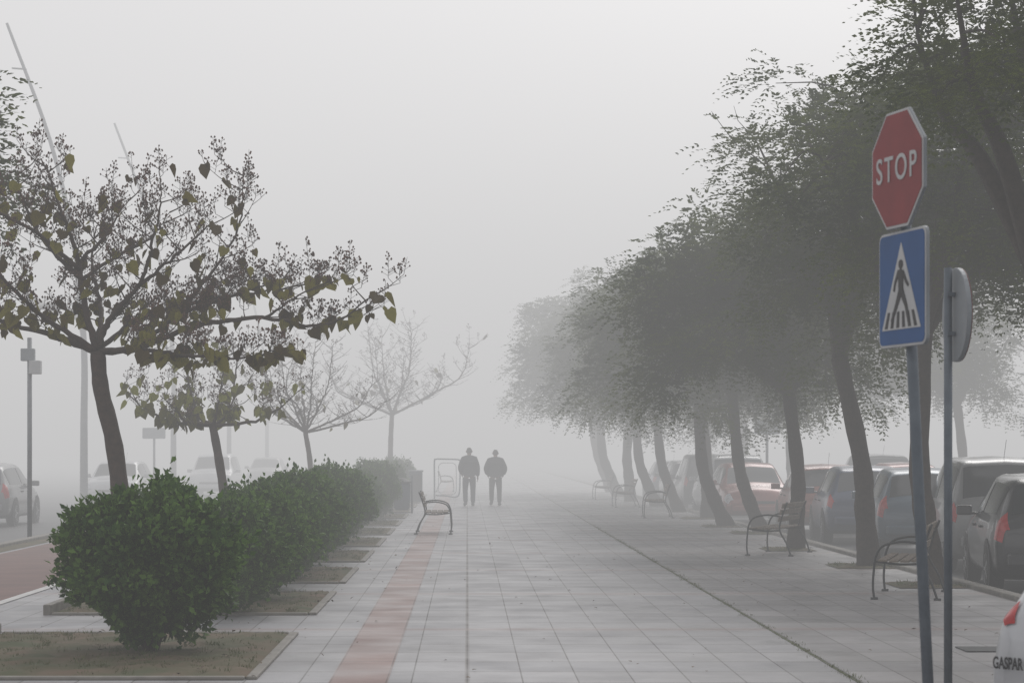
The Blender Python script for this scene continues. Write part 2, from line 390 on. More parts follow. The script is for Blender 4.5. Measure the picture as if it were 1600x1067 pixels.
TE=feathery(106,(-0.65,0.2,2.9),(-0.7,0.3,4.2),(2.3,2.3,2.1),180,52,0.17,lsz=1.15,bend=.3,cs=1.1)
place_tree(TE,(5.7,49.0,0),0,lab+', leaning trunk',.95)
mist='pale silhouette of a tree in mist'
place_tree(TC,(5.9,55,0),0.5,lab,1.1)
place_tree(TD,(5.8,61,0),0.3,lab,1.05)
place_tree(TE,(5.75,67.5,0),0.25,mist,1.0)
place_tree(TC,(5.4,74,0),2.6,mist,1.28)
place_tree(TE,(5.6,82,0),-0.1,mist,1.15)
place_tree(TD,(5.9,91,0),0.2,mist,1.4)
bg_='trees beyond the parking bays'; far='low misty tree beyond the parked cars'
place_tree(TC,(10.2,70,0),1.3,far,1.1,group=bg_)
place_tree(TE,(9.6,80,0),2.2,far,.95,group=bg_)
place_tree(TC,(14.6,66,0),0.2,far,1.15,group=bg_)
TL=feathery(120,(0.45,0.0,4.0),(0.85,0.2,5.4),(1.3,1.4,1.1),60,34,0.12,lsz=1.2)
place_tree(TL,(-7.85,27.5,0),0,'green leafy tree beside the cycle path',1,name='roadside_tree',group='trees beside the cycle path')
for i,(x,yy) in enumerate([(5.75,27.5),(5.75,32),(5.5,37.5),(5.85,45.0),(5.7,49.0),(5.8,55)]):
    rough_patch('tree_pit_soil',x-0.55,min(x+0.27,6.02),yy-0.6,yy+0.6,0.012,0.03,60+i)

# ------------------------------------------------------------ catalpa-like trees
def catalpa(seed,trunk_pts,limbs,r0,leafn,panp=1.0,leafsize=0.17,step=0.17,zl=2.9,zs=.9,lnk=1.0,lm=None,pod=55,lr=1.0):
    rs=np.random.RandomState(seed); b=MB(); sd=MB(); rnd=lambda a,c: rs.uniform(a,c)
    tp=spline(trunk_pts,5); nn=len(tp)
    b.tube(tp,[r0*(1.25-0.25*min(1,i/2)-0.25*i/nn)*(1+.05*math.sin(i*2.1)) for i in range(nn)],10)
    leafpts=[]
    pan=[]
    for li,(pts,r) in enumerate(limbs):
        L=spline(pts,7); m=len(L)
        L=[p+Vector((rnd(-.015,.015),rnd(-.015,.015),rnd(-.015,.015))) if 0<i<m else p for i,p in enumerate(L)]
        b.tube(L,[lr*r*(1-0.82*i/(m-1)) for i in range(m)],7)
        acc=0
        for i in range(3,m):
            acc+=(L[i]-L[i-1]).length
            while acc>step:
                acc-=step
                d=(L[i]-L[i-1]).normalized()
                az=rs.rand()*6.28; side=Vector((math.cos(az),math.sin(az),rnd(-.15,.45)))
                ln=rnd(.25,.62)*(1.15-0.35*i/m)*lnk
                p0=L[i]; p1=p0+(side*.9+d*.5).normalized()*ln*.55; p2=p1+(side*.7+d*.45+Vector((0,0,rnd(.05,.55)))).normalized()*ln*.5
                S=spline([p0,p1,p2],4); b.tube(S,[max(.0035,.0095*(1-.75*j/8)) for j in range(len(S))],4)
                for t in range(3+int(rs.rand()*2)):
                    q=S[3+rs.randint(len(S)-3)]; a2=rs.rand()*6.28
                    q1=q+Vector((math.cos(a2)*.8,math.sin(a2)*.8,rnd(0.1,.6)))*rnd(.06,.2)*lnk
                    b.tube([q,q1],[.004,.0028],3); pan.append(q1)
                    leafpts.append(q1)
                pan.append(S[-1]); leafpts+= [S[j] for j in range(2,len(S),2)]
    for p in pan:
        if rs.rand()>panp: continue
        ln=rnd(.07,.20) if rs.rand()<.88 else rnd(.22,.36); tilt=Vector((rnd(-.25,.25),rnd(-.25,.25),1)).normalized()
        b.tube([p,p+tilt*ln],[.003,.002],3)
        for k in range(int(ln*pod)):
            t=rs.rand(); q=p+tilt*ln*(0.05+.95*t); a=rs.rand()*6.28; w=.06*(1.1-t)+.012
            e=q+Vector((math.cos(a)*w,math.sin(a)*w,w*.6)); s=rnd(.007,.013)
            b.tube([q,e],[.0022,.0018],3)
            sd.add([e+Vector(v)*s for v in((1,0,0),(-1,0,0),(0,1,0),(0,-1,0),(0,0,1.4),(0,0,-1.4))],[(0,2,4),(2,1,4),(1,3,4),(3,0,4),(2,0,5),(1,2,5),(3,1,5),(0,3,5)])
    lf=MB()
    oc=[(0,0),(.28,-.10),(.48,.14),(.42,.48),(0,1),(-.42,.48),(-.48,.14),(-.28,-.10)]
    idx=rs.choice(len(leafpts),leafn)
    for i in idx:
        p=leafpts[i]
        if p.z>zl+rs.exponential(zs): continue
        s=leafsize*rnd(.35,1.1); a=rs.rand()*6.28
        D=Vector((math.cos(a)*.45,math.sin(a)*.45,-1+rnd(-.2,.5))).normalized()
        S_=D.cross(Vector((math.cos(a+1),math.sin(a+1),rnd(-.4,.4)))).normalized(); N=S_.cross(D)
        st=p+Vector((math.cos(a)*.05,math.sin(a)*.05,-.04)); 
        b.tube([p,st],[.003,.002],3)
        vs=[]; cu=rnd(-.2,.7); fo=rnd(.0,.9)
        for x,yv in oc: vs.append(st+S_*x*s*rnd(.85,1.1)+D*yv*s+N*(abs(x)*fo*s+yv*yv*cu*s))
        lf.add(vs,[(0,1,2,3,4),(0,4,5,6,7)])
    return b.mesh('trunk',M_bark_pale,True),lf.mesh('crown',lm or M_leaf_dry),sd.mesh('seed_pods',M_seed)
def place_cat(ms,loc,rz,label,sc=1,seeds=True):
    e=thing('catalpa_tree',label,'tree',loc,rz,'row of half-bare trees behind the shrubs',sc)
    link('trunk',ms[0],e); c=link('crown',ms[1],e)
    if seeds: link('seed_pods',ms[2],c)
    return e
f0=(-.24,0,2.72)
limbs1=[([f0,(-.82,.15,2.92),(-1.3,.3,3.05),(-1.75,.4,3.3)],.055),
 ([f0,(-.8,-.3,3.1),(-1.2,-.6,3.5),(-1.7,-.8,3.8)],.045),
 ([f0,(-.38,.05,3.2),(-.48,.1,3.75),(-.65,.1,4.25),(-.85,.1,4.8)],.055),
 ([(-.41,.07,3.5),(-.8,.2,3.85),(-1.1,.5,4.3),(-1.25,.6,4.75)],.035),
 ([(-.44,.07,3.6),(-.9,-.2,4.0),(-1.4,-.4,4.3),(-1.6,-.5,4.6)],.035),
 ([(-.42,.07,3.7),(-.15,.1,4.0),(.05,.2,4.35)],.03),
 ([(-.42,.07,3.5),(-.1,.5,3.8),(.25,.8,4.05),(.4,.9,4.3)],.03),
 ([f0,(-.1,-.1,3.05),(.25,-.3,3.4),(.65,-.45,3.7),(1.05,-.5,4.05)],.05),
 ([(.25,-.3,3.4),(.4,-.5,3.75),(.5,-.6,4.15),(.55,-.6,4.45)],.03),
 ([f0,(.14,.1,2.75),(.82,.3,3.02),(1.5,.4,3.10),(2.15,.35,3.02),(2.7,.3,3.32)],.055),
 ([(1.5,.4,3.10),(1.85,.2,3.3),(2.25,.1,3.5)],.022),
 ([(.14,.1,2.75),(.6,.5,3.15),(1.2,.9,3.4),(1.75,1.0,3.6)],.04),
 ([(.6,.5,3.2),(.95,.8,3.7),(1.2,.9,4.2),(1.24,.9,4.8)],.028),
 ([f0,(.3,-.3,2.72),(.8,-.6,2.65),(1.25,-.8,2.6),(1.75,-.9,2.68)],.04),
 ([f0,(-.3,.6,3.2),(-.5,1.2,3.7),(-.5,1.5,4.2)],.045),
 ([f0,(.1,.6,3.1),(.6,1.2,3.3),(1.3,1.4,3.45),(2.0,1.4,3.55)],.04)]
C1=catalpa(7,[(0,0,-.05),(0.02,0,.9),(-.06,0,1.7),(-.2,0,2.3),f0],limbs1,.105,950,step=.14,zs=.85,leafsize=.17,pod=64,lr=.78)
place_cat(C1,(-3.72,24,0),0,'tree with sparse brown leaves and upright seed clusters')
def gen_limbs(seed,fk,n,R_,H,flat=0.25):
    rs=np.random.RandomState(seed); out=[]
    for i in range(n):
        a=6.283*(i+rs.rand()*.9)/n; rr=R_*rs.uniform(.55,1.1) if i%3 else R_*.35; h=H*rs.uniform(.35,.95) if i%3 else H*1.1
        e=Vector((math.cos(a)*rr,math.sin(a)*rr,h))+Vector(fk)
        f=Vector(fk); m=f+Vector((math.cos(a)*rr*.5,math.sin(a)*rr*.5,h*flat)); m2=f+Vector((math.cos(a+rs.uniform(-.2,.2))*rr*.85,math.sin(a)*rr*.85,h*.55))
        out.append(([f,m,m2,e],.03))
    return out
fk=(-.2,0,2.05)
C2=catalpa(21,[(0.05,0,-.05),(0,0,.8),(-.1,0,1.5),fk],gen_limbs(4,fk,8,1.35,1.15,.12),.08,430,step=.19,leafsize=.17,zl=2.35,zs=.4,panp=.8,lm=M_leaf_yel)
place_cat(C2,(-3.72,34.5,0),0,'small tree with a few yellowish drooping leaves')
fk=(-.15,0,2.1)
C3=catalpa(22,[(0.05,0,-.05),(0,0,.8),(-.05,0,1.5),fk],gen_limbs(5,fk,11,1.9,1.95,.3),.075,25,step=.10,panp=.12,lnk=1.25)
place_cat(C3,(-3.75,54,0),0,'bare slender tree fading in mist')
place_cat(C3,(-2.75,80,0),1.9,'bare slender tree fading in mist',1.4)

# ------------------------------------------------------------ traffic signs
def text_mesh(body,size,m,name,offset=0.0,space=1.0):
    cu=bpy.data.curves.new('t','FONT'); cu.body=body; cu.size=size; cu.align_x='CENTER'; cu.align_y='CENTER'; cu.extrude=0.0015; cu.offset=offset; cu.space_character=space
    o=bpy.data.objects.new('t',cu); COL.objects.link(o)
    bpy.context.view_layer.update()
    me=bpy.data.meshes.new_from_object(o.evaluated_get(bpy.context.evaluated_depsgraph_get()))
    bpy.data.objects.remove(o); me.name=name; me.materials.clear(); me.materials.append(m); return me
def octo(a):
    s=a*math.tan(R(22.5)); return [(s,-a),(a,-s),(a,s),(s,a),(-s,a),(-a,s),(-a,-s),(-s,-a)]
def rrect(w,h,r,k=5):
    out=[]
    for cx,cz,a0 in((w/2-r,-h/2+r,-90),(w/2-r,h/2-r,0),(-w/2+r,h/2-r,90),(-w/2+r,-h/2+r,180)):
        for i in range(k+1):
            a=R(a0+90*i/k); out.append((cx+r*math.cos(a),cz+r*math.sin(a)))
    return out
ts=thing('traffic_sign','red STOP octagon above blue pedestrian crossing sign on leaning steel post','road sign',(2.37,11.4,0))
b=MB(); b.tube([(0,0,-.05),(-.06,0.0,1.2),(-.165,0,3.35)],.029,16); b.obj('post',M_post,ts,True)
def sub(parent,name,mb,m,loc=None,rz=None,bevel=0,smooth=False):
    o=mb.obj(name,m,parent,smooth,bevel)
    if loc: o.location=loc
    if rz is not None: o.rotation_euler=(0,0,rz)
    return o
b=MB(); b.poly_plate(octo(.298),-.03,-.012)
sp=sub(ts,'stop_plate',b,M_sign_back,(-.158,-.03,3.08),R(-75.5),0.003)
b=MB(); b.poly_plate(octo(.296),-.033,-.0305); sub(sp,'white_border',b,M_signwhite)
b=MB(); b.poly_plate(octo(.283),-.036,-.0335); sub(sp,'red_face',b,M_red)
tm=text_mesh('STOP',.185,M_signwhite,'stop_lettering',0.0015,1.22); o=link('stop_lettering',tm,sp); o.rotation_euler=(R(90),0,0); o.location=(0,-.0385,-.0)
xs=[v.co.x for v in tm.vertices]; w=max(xs)-min(xs); o.scale=(.465/w,1.0,1)
b=MB(); b.poly_plate(rrect(.585,.59,.045),-.03,-.012)
cp=sub(ts,'crossing_plate',b,M_sign_back,(-.132,-.03,2.475),R(-77.5),0.003)
b=MB(); b.poly_plate(rrect(.58,.585,.043),-.033,-.0305); sub(cp,'white_border',b,M_signwhite)
b=MB(); b.poly_plate(rrect(.556,.561,.035),-.036,-.0335); sub(cp,'blue_face',b,M_blue)
b=MB(); b.poly_plate([(-.24,-.205),(.24,-.205),(0,.235)],-.039,-.0365); sub(cp,'white_triangle',b,M_signwhite)
b=MB()
y0,y1=-.042,-.0395
def stick(p,q,w0,w1=None):
    w1=w1 or w0; d=Vector((q[0]-p[0],q[1]-p[1])).normalized(); nx,nz=-d.y,d.x
    b.poly_plate([(p[0]+nx*w0,p[1]+nz*w0),(p[0]-nx*w0,p[1]-nz*w0),(q[0]-nx*w1,q[1]-nz*w1),(q[0]+nx*w1,q[1]+nz*w1)],y0,y1)
b.poly_plate([(.0+.026*math.cos(a*math.pi/8),.123+.024*math.sin(a*math.pi/8)) for a in range(16)],y0,y1)
b.poly_plate([(-.032,.09),(.0,.104),(.032,.085),(.028,-.02),(-.024,-.02)],y0-.0005,y1)
stick((-.024,.09),(-.072,.03),.013,.010); stick((-.072,.03),(-.085,-.01),.010,.009)
stick((.024,.085),(.065,.035),.013,.010); stick((.065,.035),(.095,.01),.010,.009)
stick((-.006,-.015),(-.055,-.085),.022,.015); stick((-.055,-.085),(-.115,-.165),.015,.011)
stick((.012,-.015),(.065,-.085),.022,.015); stick((.065,-.085),(.10,-.175),.015,.011)
sub(cp,'pedestrian_symbol',b,M_black)
b=MB()
for i in range(6):
    x=-.185+i*.074; b.poly_plate([(x-.019,-.197),(x+.015,-.197),(x*0.80+.012,-.115),(x*.80-.015,-.115)],y0+.001,y1+.0005)
sub(cp,'crossing_stripes',b,M_black)
for z,x in((3.2,-.155),(2.95,-.145),(2.6,-.128),(2.35,-.113)):
    b=MB(); b.box((x,-.005,z),(.068,.08,.025)); b.obj('clamp',M_galv,ts)
rsn=thing('traffic_sign','round road sign seen from behind on grey steel post','road sign',(3.07,14.3,0))
b=MB(); b.tube([(0,0,-.05),(0,0,2.82)],.027,16); b.obj('post',M_post,rsn,True)
b=MB(); b.lathe([(.30,0),(.30,.03)],40,'Y'); pl=sub(rsn,'round_plate',b,M_sign_back,(.04,0,2.52),R(-87),0.004)
b=MB(); b.lathe([(.298,.031),(.298,.036)],40,'Y'); sub(pl,'faded_border',b,M_rimred)
b=MB(); b.lathe([(.22,.038),(.22,.040)],32,'Y'); sub(pl,'white_face',b,M_signwhite)
for z in(2.65,2.4):
    b=MB(); b.box((.015,0,z),(.045,.07,.025)); b.obj('clamp',M_post,rsn)

ps=thing('sign_post','slim grey post carrying two small grey boxes','post',(-8.4,43,-.12))
b=MB(); b.tube([(0,0,0),(0,0,3.95)],.045,10); b.obj('post',M_galv,ps,True)
b=MB(); b.box((-.02,-.06,3.62),(.26,.16,.24)); b.obj('control_box',M_sign_back,ps,bevel=.015)
b=MB(); b.box((.12,-.05,3.38),(.22,.2,.26)); b.obj('junction_box',M_signwhite,ps,bevel=.015)
def small_sign(loc,w,h,H,m,label,rz=0):
    e=thing('traffic_sign',label,'road sign',loc,rz)
    b=MB(); b.tube([(0,0,0),(0,0,H)],.04,8); b.obj('post',M_galv,e,True)
    b=MB(); b.poly_plate(rrect(w,h,.04),-.07,-.045)
    o=b.obj('sign_plate',m,e); o.location=(0,0,H-h/2)
    return e
small_sign((-10.9,78,-.13),.8,.38,2.6,M_sign_back,'rectangular sign on a thin post in mist')
small_sign((8.7,65,-.13),.75,.42,2.7,M_bin,'rectangular sign on a thin post in mist')
small_sign((12.72,50,-.13),.6,.6,2.6,M_blue,'blue rectangular sign on thin post in mist')
def lamp_meshes():
    e=thing('street_lamp','tall grey street lamp with curved leaning mast','street lamp',(-10.95,64,-.13),0,'leaning street lamps beside the road')
    b=MB(); P=spline([(0,0,0),(0,0,2.5),(0,0,4.8),(-.25,0,7.5),(-.95,0,10.6),(-2.2,0,14.0)],5); m=len(P)
    b.tube(P,[.12-.08*i/m for i in range(m)],12); b.obj('mast',M_mast,e,True)
    b=MB(); b.box((-1.85,0,12.7),(.42,.12,.035),Matrix.Rotation(R(4),3,'Y')); b.obj('lamp_head',M_mast,e,bevel=.015)
    b=MB(); b.tube(spline([(0,0,5.0),(-.15,0,5.5),(-.5,0,5.85),(-1.0,0,5.95)],4),.07,8); b.obj('arm',M_white,e,True)
    b=MB(); b.lathe([(.05,.2),(.34,.1),(.46,0),(.36,-.06)],18,'Z',(-1.15,0,5.9)); b.obj('lamp_shade',M_white,e,True)
    b=MB(); b.lathe([(.2,0),(.2,.25)],14,'Z'); b.obj('base',M_galv,e)
    return e
L0=lamp_meshes()
for yy in(83.5,103,122.5): copy_thing(L0,(-10.95,yy,-.13))

# ------------------------------------------------------------ benches
def bench():
    e=thing('park_bench','slatted park bench with slim curved iron legs','bench',(0,0,0),0,'benches along the promenade')
    for yy in(-.78,.78):
        b=MB()
        b.tube(spline([(-.36,yy,0),(-.29,yy,.2),(-.18,yy,.41),(-.22,yy,.62),(-.30,yy,.84)],5),.014,8)
        b.tube(spline([(-.18,yy,.40),(.05,yy,.392),(.31,yy,.42)],4),.013,8)
        b.tube(spline([(.33,yy,0),(.345,yy,.15),(.335,yy,.32),(.315,yy,.47),(.24,yy,.59),(.06,yy,.64),(-.10,yy,.635),(-.215,yy,.61)],5),.0135,8)
        b.tube([(-.40,yy,.006),(-.32,yy,.006)],.018,8); b.tube([(.29,yy,.006),(.37,yy,.006)],.018,8)
        b.obj('leg',M_iron,e,True)
    b=MB()
    for i,x in enumerate((-.13,-.01,.11,.23)):
        b.box((x,0,.428+.01*abs(i-1.5)*.5),(.10,1.8,.024))
    b.obj('seat',M_wood,e,bevel=.006)
    b=MB()
    for z,x in((.58,-.19),(.69,-.215),(.79,-.25)): b.box((x,0,z),(.022,1.8,.08),Matrix.Rotation(R(-14),3,'Y'))
    b.obj('backrest',M_wood,e,bevel=.006)
    return e
B0=bench(); B0.location=(-.66,45.3,0.004)
for (x,yy,rz) in((5.0,36.0,math.pi-.34),(5.05,25.6,math.pi-.26),(4.75,56,math.pi-.05),(4.7,66.5,math.pi),(4.7,77,math.pi),(-.9,92,0)):
    copy_thing(B0,(x,yy,.006),rz)

fr=thing('tubular_stand','tubular metal frame stand with a rounded inner panel','street furniture',(-.72,78,0))
b=MB()
b.tube(spline([(-.42,0,0),(-.42,0,.7),(-.42,0,1.3),(-.36,0,1.38),(0,0,1.38),(.42,0,1.36),(.47,0,1.25),(.47,0,.7),(.44,0,.18),(.3,0,.06),(0,0,.1),(-.38,0,.12)],5),.026,8); b.obj('outer_frame',M_bin,fr,True)
b=MB(); pr=rrect(.62,1.1,.16); b.tube([(x+.03,0,z+.70) for x,z in pr]+[(pr[0][0]+.03,0,pr[0][1]+.70)],.010,8)
b.obj('inner_frame',M_galv,fr,True)
bn=thing('litter_bin','blue grey litter bin on the paving','bin',(-1.75,60,0))
b=MB(); b.lathe([(.17,.08),(.21,.14),(.23,.75),(.20,.8)],20,'Z'); b.obj('bin_body',M_bin,bn,True)
b=MB(); b.lathe([(.25,.8),(.25,.84),(.12,.92),(.03,.94)],20,'Z'); b.obj('lid',M_plastic,bn)
for x in(-.27,.27):
    b=MB(); b.tube([(x,0,0),(x,0,1.0)],.025,8); b.obj('support',M_galv,bn,True)
ub=thing('utility_cabinet','dark utility cabinet beside the shrubs in mist','cabinet',(-1.65,72,0))
b=MB(); b.box((0,0,.52),(.42,.35,.96)); b.obj('cabinet_body',M_bin,ub,bevel=.02)
b=MB(); b.box((0,0,1.025),(.48,.41,.05)); b.obj('roof',M_sign_back,ub,bevel=.01)
b=MB(); b.box((0,-.183,.52),(.36,.012,.8)); b.obj('door',M_plastic,ub)

# ------------------------------------------------------------ cars
HATCH=[(0.00,.36,.80,.86,.76,.72,.66),(.07,.26,.90,1.0,.84,.79,.68),(.40,.2,.94,1.39,.87,.82,.60),(.75,.2,.94,1.47,.88,.83,.60),(1.9,.2,.92,1.50,.88,.84,.61),(2.5,.2,.90,1.42,.88,.84,.60),(3.2,.2,.88,.98,.88,.82,.70),(3.8,.2,.76,.85,.86,.78,.62),(4.02,.24,.62,.70,.80,.72,.55),(4.1,.34,.5,.56,.70,.64,.5)]
SEDAN=[(0.00,.36,.84,.93,.74,.70,.62),(.10,.26,.90,1.0,.84,.78,.66),(.55,.2,.93,1.05,.87,.82,.68),(1.25,.2,.93,1.40,.88,.83,.60),(2.2,.2,.92,1.45,.88,.84,.60),(2.8,.2,.90,1.36,.88,.84,.60),(3.5,.2,.88,.97,.88,.82,.70),(4.15,.2,.76,.84,.86,.78,.62),(4.38,.24,.62,.70,.80,.72,.55),(4.46,.34,.5,.56,.70,.64,.5)]
MPV=[(0.00,.36,.86,.95,.78,.74,.68),(.06,.26,.96,1.08,.86,.81,.70),(.28,.2,1.0,1.58,.89,.84,.66),(.60,.2,1.0,1.67,.90,.85,.66),(2.0,.2,.98,1.70,.90,.86,.66),(2.7,.2,.96,1.60,.90,.86,.64),(3.5,.2,.94,1.06,.90,.84,.72),(4.05,.2,.82,.92,.88,.80,.64),(4.27,.24,.66,.74,.82,.74,.57),(4.36,.34,.52,.6,.72,.66,.52)]
def cr1(P,u):
    n=len(P); i=int(min(max(math.floor(u),0),n-2)); t=u-i
    g=lambda k: np.array(P[min(max(k,0),n-1)],float)
    a,b_,c,d=g(i-1),g(i),g(i+1),g(i+2)
    q=0.5*(2*b_+(c-a)*t+(2*a-5*b_+4*c-d)*t*t+(3*b_-a-3*c+d)*t**3)
    return q*0.55+(b_*(1-t)+c*t)*0.45
def surf(P,u,v):
    x,zb,zt,top,w,wb,wt=cr1(P,u)
    sec=[(0,zb),(.8*w,zb),(.97*w,zb+.10),(w,zb+(zt-zb)*.6),(wb,zt),(wt,top-.05),(wt*.6,top-.008),(0,top+.012)]
    y,z=cr1(sec,v); return np.array([x,y,z])
def patch(P,u0,u1,v0,v1,off,side,nu=8,nv=6):
    b=MB(); pts=[]
    for i in range(nu+1):
        for j in range(nv+1):
            u=u0+(u1-u0)*i/nu; v=v0+(v1-v0)*j/nv
            if side==0:
                s=-1+2*j/nv; sg=1 if s>=0 else -1; v=7-(7-v0)*abs(s); 
            else: sg=side
            p=surf(P,u,v); du=surf(P,u+.02,v)-surf(P,u-.02,v); dv=surf(P,u,min(v+.02,6.999))-surf(P,u,v-.02)
            nn=np.cross(du,dv); nn=nn/(np.linalg.norm(nn)+1e-9)
            ref=p-np.array([p[0],0,.6]); 
            if nn.dot(ref)<0: nn=-nn
            p=p+nn*off; pts.append((p[0],p[1]*sg,p[2]))
    f=[]
    for i in range(nu):
        for j in range(nv):
            a=i*(nv+1)+j; q=(a,a+1,a+nv+2,a+nv+1); f.append(q if side!=1 else q[::-1])
    b.add(pts,f); return b
def make_car(P,pm,label,loc,rz,cat='car',name='parked_car',group='cars parked along the kerb',wx=None,tall_tail=False,tl=None):
    e=thing(name,label,cat,loc,rz,group); Lc=P[-1][0]
    b=MB(); nu,nv=45,28; ring=[]
    for i in range(nu+1):
        u=(len(P)-1)*i/nu; row=[surf(P,u,7*j/nv) for j in range(nv+1)]
        full=[(p[0],p[1],p[2]) for p in row]+[(p[0],-p[1],p[2]) for p in row[-2:0:-1]]
        b.v+=full; k=len(full)
    for i in range(nu):
        for j in range(k): b.f.append((i*k+j,i*k+(j+1)%k,(i+1)*k+(j+1)%k,(i+1)*k+j))
    b.f.append(tuple(range(k))[::-1]); b.f.append(tuple(nu*k+j for j in range(k)))
    b.obj('body',pm,e,True)
    sed=P is SEDAN
    r0,r1=(2.12,2.95) if sed else (1.12,1.98)
    patch(P,r0,r1,5.12,7,.006,0,8,12).obj('rear_window',M_glass,e,True)
    patch(P,5.1,5.92,5.12,7,.006,0,8,12).obj('windscreen',M_glass,e,True)
    for sd in(1,-1):
        patch(P,2.55 if sed else 2.1,3.75,4.14,4.86,.006,sd).obj('side_window',M_glass,e,True)
        patch(P,3.85,5.3,4.14,4.86,.006,sd).obj('side_window',M_glass,e,True)
        t=tl or (.12,1.0 if sed else 1.25,3.35 if not tall_tail else 3.2,4.35 if not tall_tail else 4.9)
        patch(P,t[0],t[1],t[2],t[3],.010,sd).obj('tail_light',M_tail,e,True)
        patch(P,7.3,8.4,3.3,4.5,.010,sd).obj('headlight',M_head,e,True)
        b=MB(); b.box((P[5][0]+.12,sd*(.97),1.0),(.10,.20,.13)); b.box((P[5][0]+.13,sd*.87,.96),(.05,.12,.04)); b.obj('mirror',pm,e,bevel=.025)
        for x in(1.55,2.35):
            b=MB(); b.box((x,sd*.872,.82),(.16,.03,.03)); b.obj('door_handle',M_plastic,e)
        for x in(.72,Lc-.78):
            w=thing('wheel','','');
            for kx in('label','category'): del w[kx]
            w.parent=e; w.location=(x,sd*.79,.315)
            b=MB(); b.lathe([(.2,-.10),(.285,-.10),(.31,-.07),(.315,0),(.31,.07),(.285,.10),(.2,.10)],28,'Y'); b.obj('tyre',M_tyre,w,True)
            b=MB(); s_=.098*sd; b.lathe([(.205,s_*.75),(.195,s_*1.04),(.17,s_*.8),(.05,s_*.9)],24,'Y')
            for a in range(5):
                an=a*2*math.pi/5; b.box((.1*math.cos(an),s_*.98,.1*math.sin(an)),(.17,.012,.045),Matrix.Rotation(-an,3,'Y'))
            b.obj('rim',M_rim,w)
            b=MB(); b.lathe([(.365,.872*sd),(.365,.884*sd)],28,'Y',(x,0,.33)); b.obj('wheel_arch',M_plastic,e)
    b=MB(); b.box((-.035,0,.46),(.12,1.42,.17)); b.obj('rear_bumper',pm,e,bevel=.035)
    b=MB(); b.box((-.012 if sed else .0,0,.70),(.03,.50,.11)); b.obj('licence_plate',M_signwhite,e,bevel=.004)
    b=MB(); b.box((Lc-.02,0,.38),(.12,1.3,.16)); b.obj('front_bumper',pm,e,bevel=.035)
    b=MB(); b.box((Lc-.015,0,.53),(.06,.8,.07)); b.obj('grille',M_plastic,e,bevel=.01)
    b=MB(); b.tube([(P[3][0],0,P[3][3]),(P[3][0]-.25,0,P[3][3]+.28)],.004,4); b.obj('antenna',M_plastic,e)
    return e
G=-.13; up=R(90)
p_dark=paint('paint_dark_grey',(0.028,0.03,0.034)); p_silver=paint('paint_silver',(0.19,0.195,0.20)); p_blue=paint('paint_steel_blue',(0.045,0.09,0.14))
p_navy=paint('paint_navy',(0.03,0.05,0.11)); p_red=paint('paint_red',(0.26,0.05,0.038)); p_orange=paint('paint_orange_red',(0.28,0.065,0.042)); p_white=paint('paint_white',(0.52,0.53,0.55)); p_grey=paint('paint_grey',(0.14,0.145,0.15))
make_car(HATCH,p_dark,'dark grey hatchback with red tail lights parked at kerb',(7.28,27.2,G),up-R(7),tall_tail=True)
make_car(MPV,p_silver,'silver people carrier parked at kerb',(7.9,32.6,G),up-R(5))
make_car(HATCH,p_blue,'steel blue hatchback with tall tail lights at kerb',(7.75,37.6,G),up-R(5),tall_tail=True)
make_car(HATCH,p_navy,'dark blue small hatchback parked at kerb',(7.7,42.6,G),up-R(4))
make_car(HATCH,p_orange,'orange red hatchback parked at kerb behind trees',(7.75,47.6,G),up-R(3))
make_car(HATCH,p_red,'red hatchback parked the opposite way beside tree trunks',(7.15,59.0,G),-up)
make_car(MPV,p_white,'pale people carrier parked at kerb in mist',(7.4,61,G),up)
make_car(MPV,p_dark,'dark van-like car parked in mist',(7.3,66.5,G),up)
make_car(HATCH,p_grey,'grey hatchback parked in mist',(7.3,72,G),up)
make_car(SEDAN,p_navy,'dark saloon parked in mist',(7.3,78,G),up)
make_car(HATCH,p_red,'red car in the far parking row',(11.0,55,G),up,group='cars in the far parking row')
make_car(SEDAN,p_white,'white saloon in the far parking row',(12.6,48,G),up,group='cars in the far parking row')
make_car(MPV,p_grey,'grey people carrier in far parking row',(11.8,63,G),up,group='cars in the far parking row')
make_car(HATCH,p_silver,'silver hatchback on the road seen from behind',(-11.6,52.5,G),up,name='car',group='cars on the road',tall_tail=True)
make_car(HATCH,p_white,'white hatchback on the road in mist',(-11.3,75,G),-up,name='car',group='cars on the road')
make_car(MPV,p_white,'white van-like car on the road in mist',(-10.2,93,G),-up,name='car',group='cars on the road')
make_car(HATCH,p_silver,'pale hatchback on the road in mist',(-9.8,112,G),-up,name='car',group='cars on the road')
make_car(SEDAN,p_dark,'dark saloon on the road in mist',(-14.5,70,G),-up,name='car',group='cars on the road')
wc=make_car(HATCH,p_white,'white hatchback with black lettering on the rear bumper',(3.40,11.05,G),R(60),name='car',group=None,tl=(.75,1.25,4.1,4.7))
tm=text_mesh('GASPAR R',.085,M_black,'lettering',0.002)
xs=[v.co.x for v in tm.vertices]; w=max(xs)-min(xs); o=link('lettering',tm,wc); o.rotation_euler=(R(90),0,R(-107)); o.scale=(.22/w,1,1); o.location=(-.035,.715,.70)

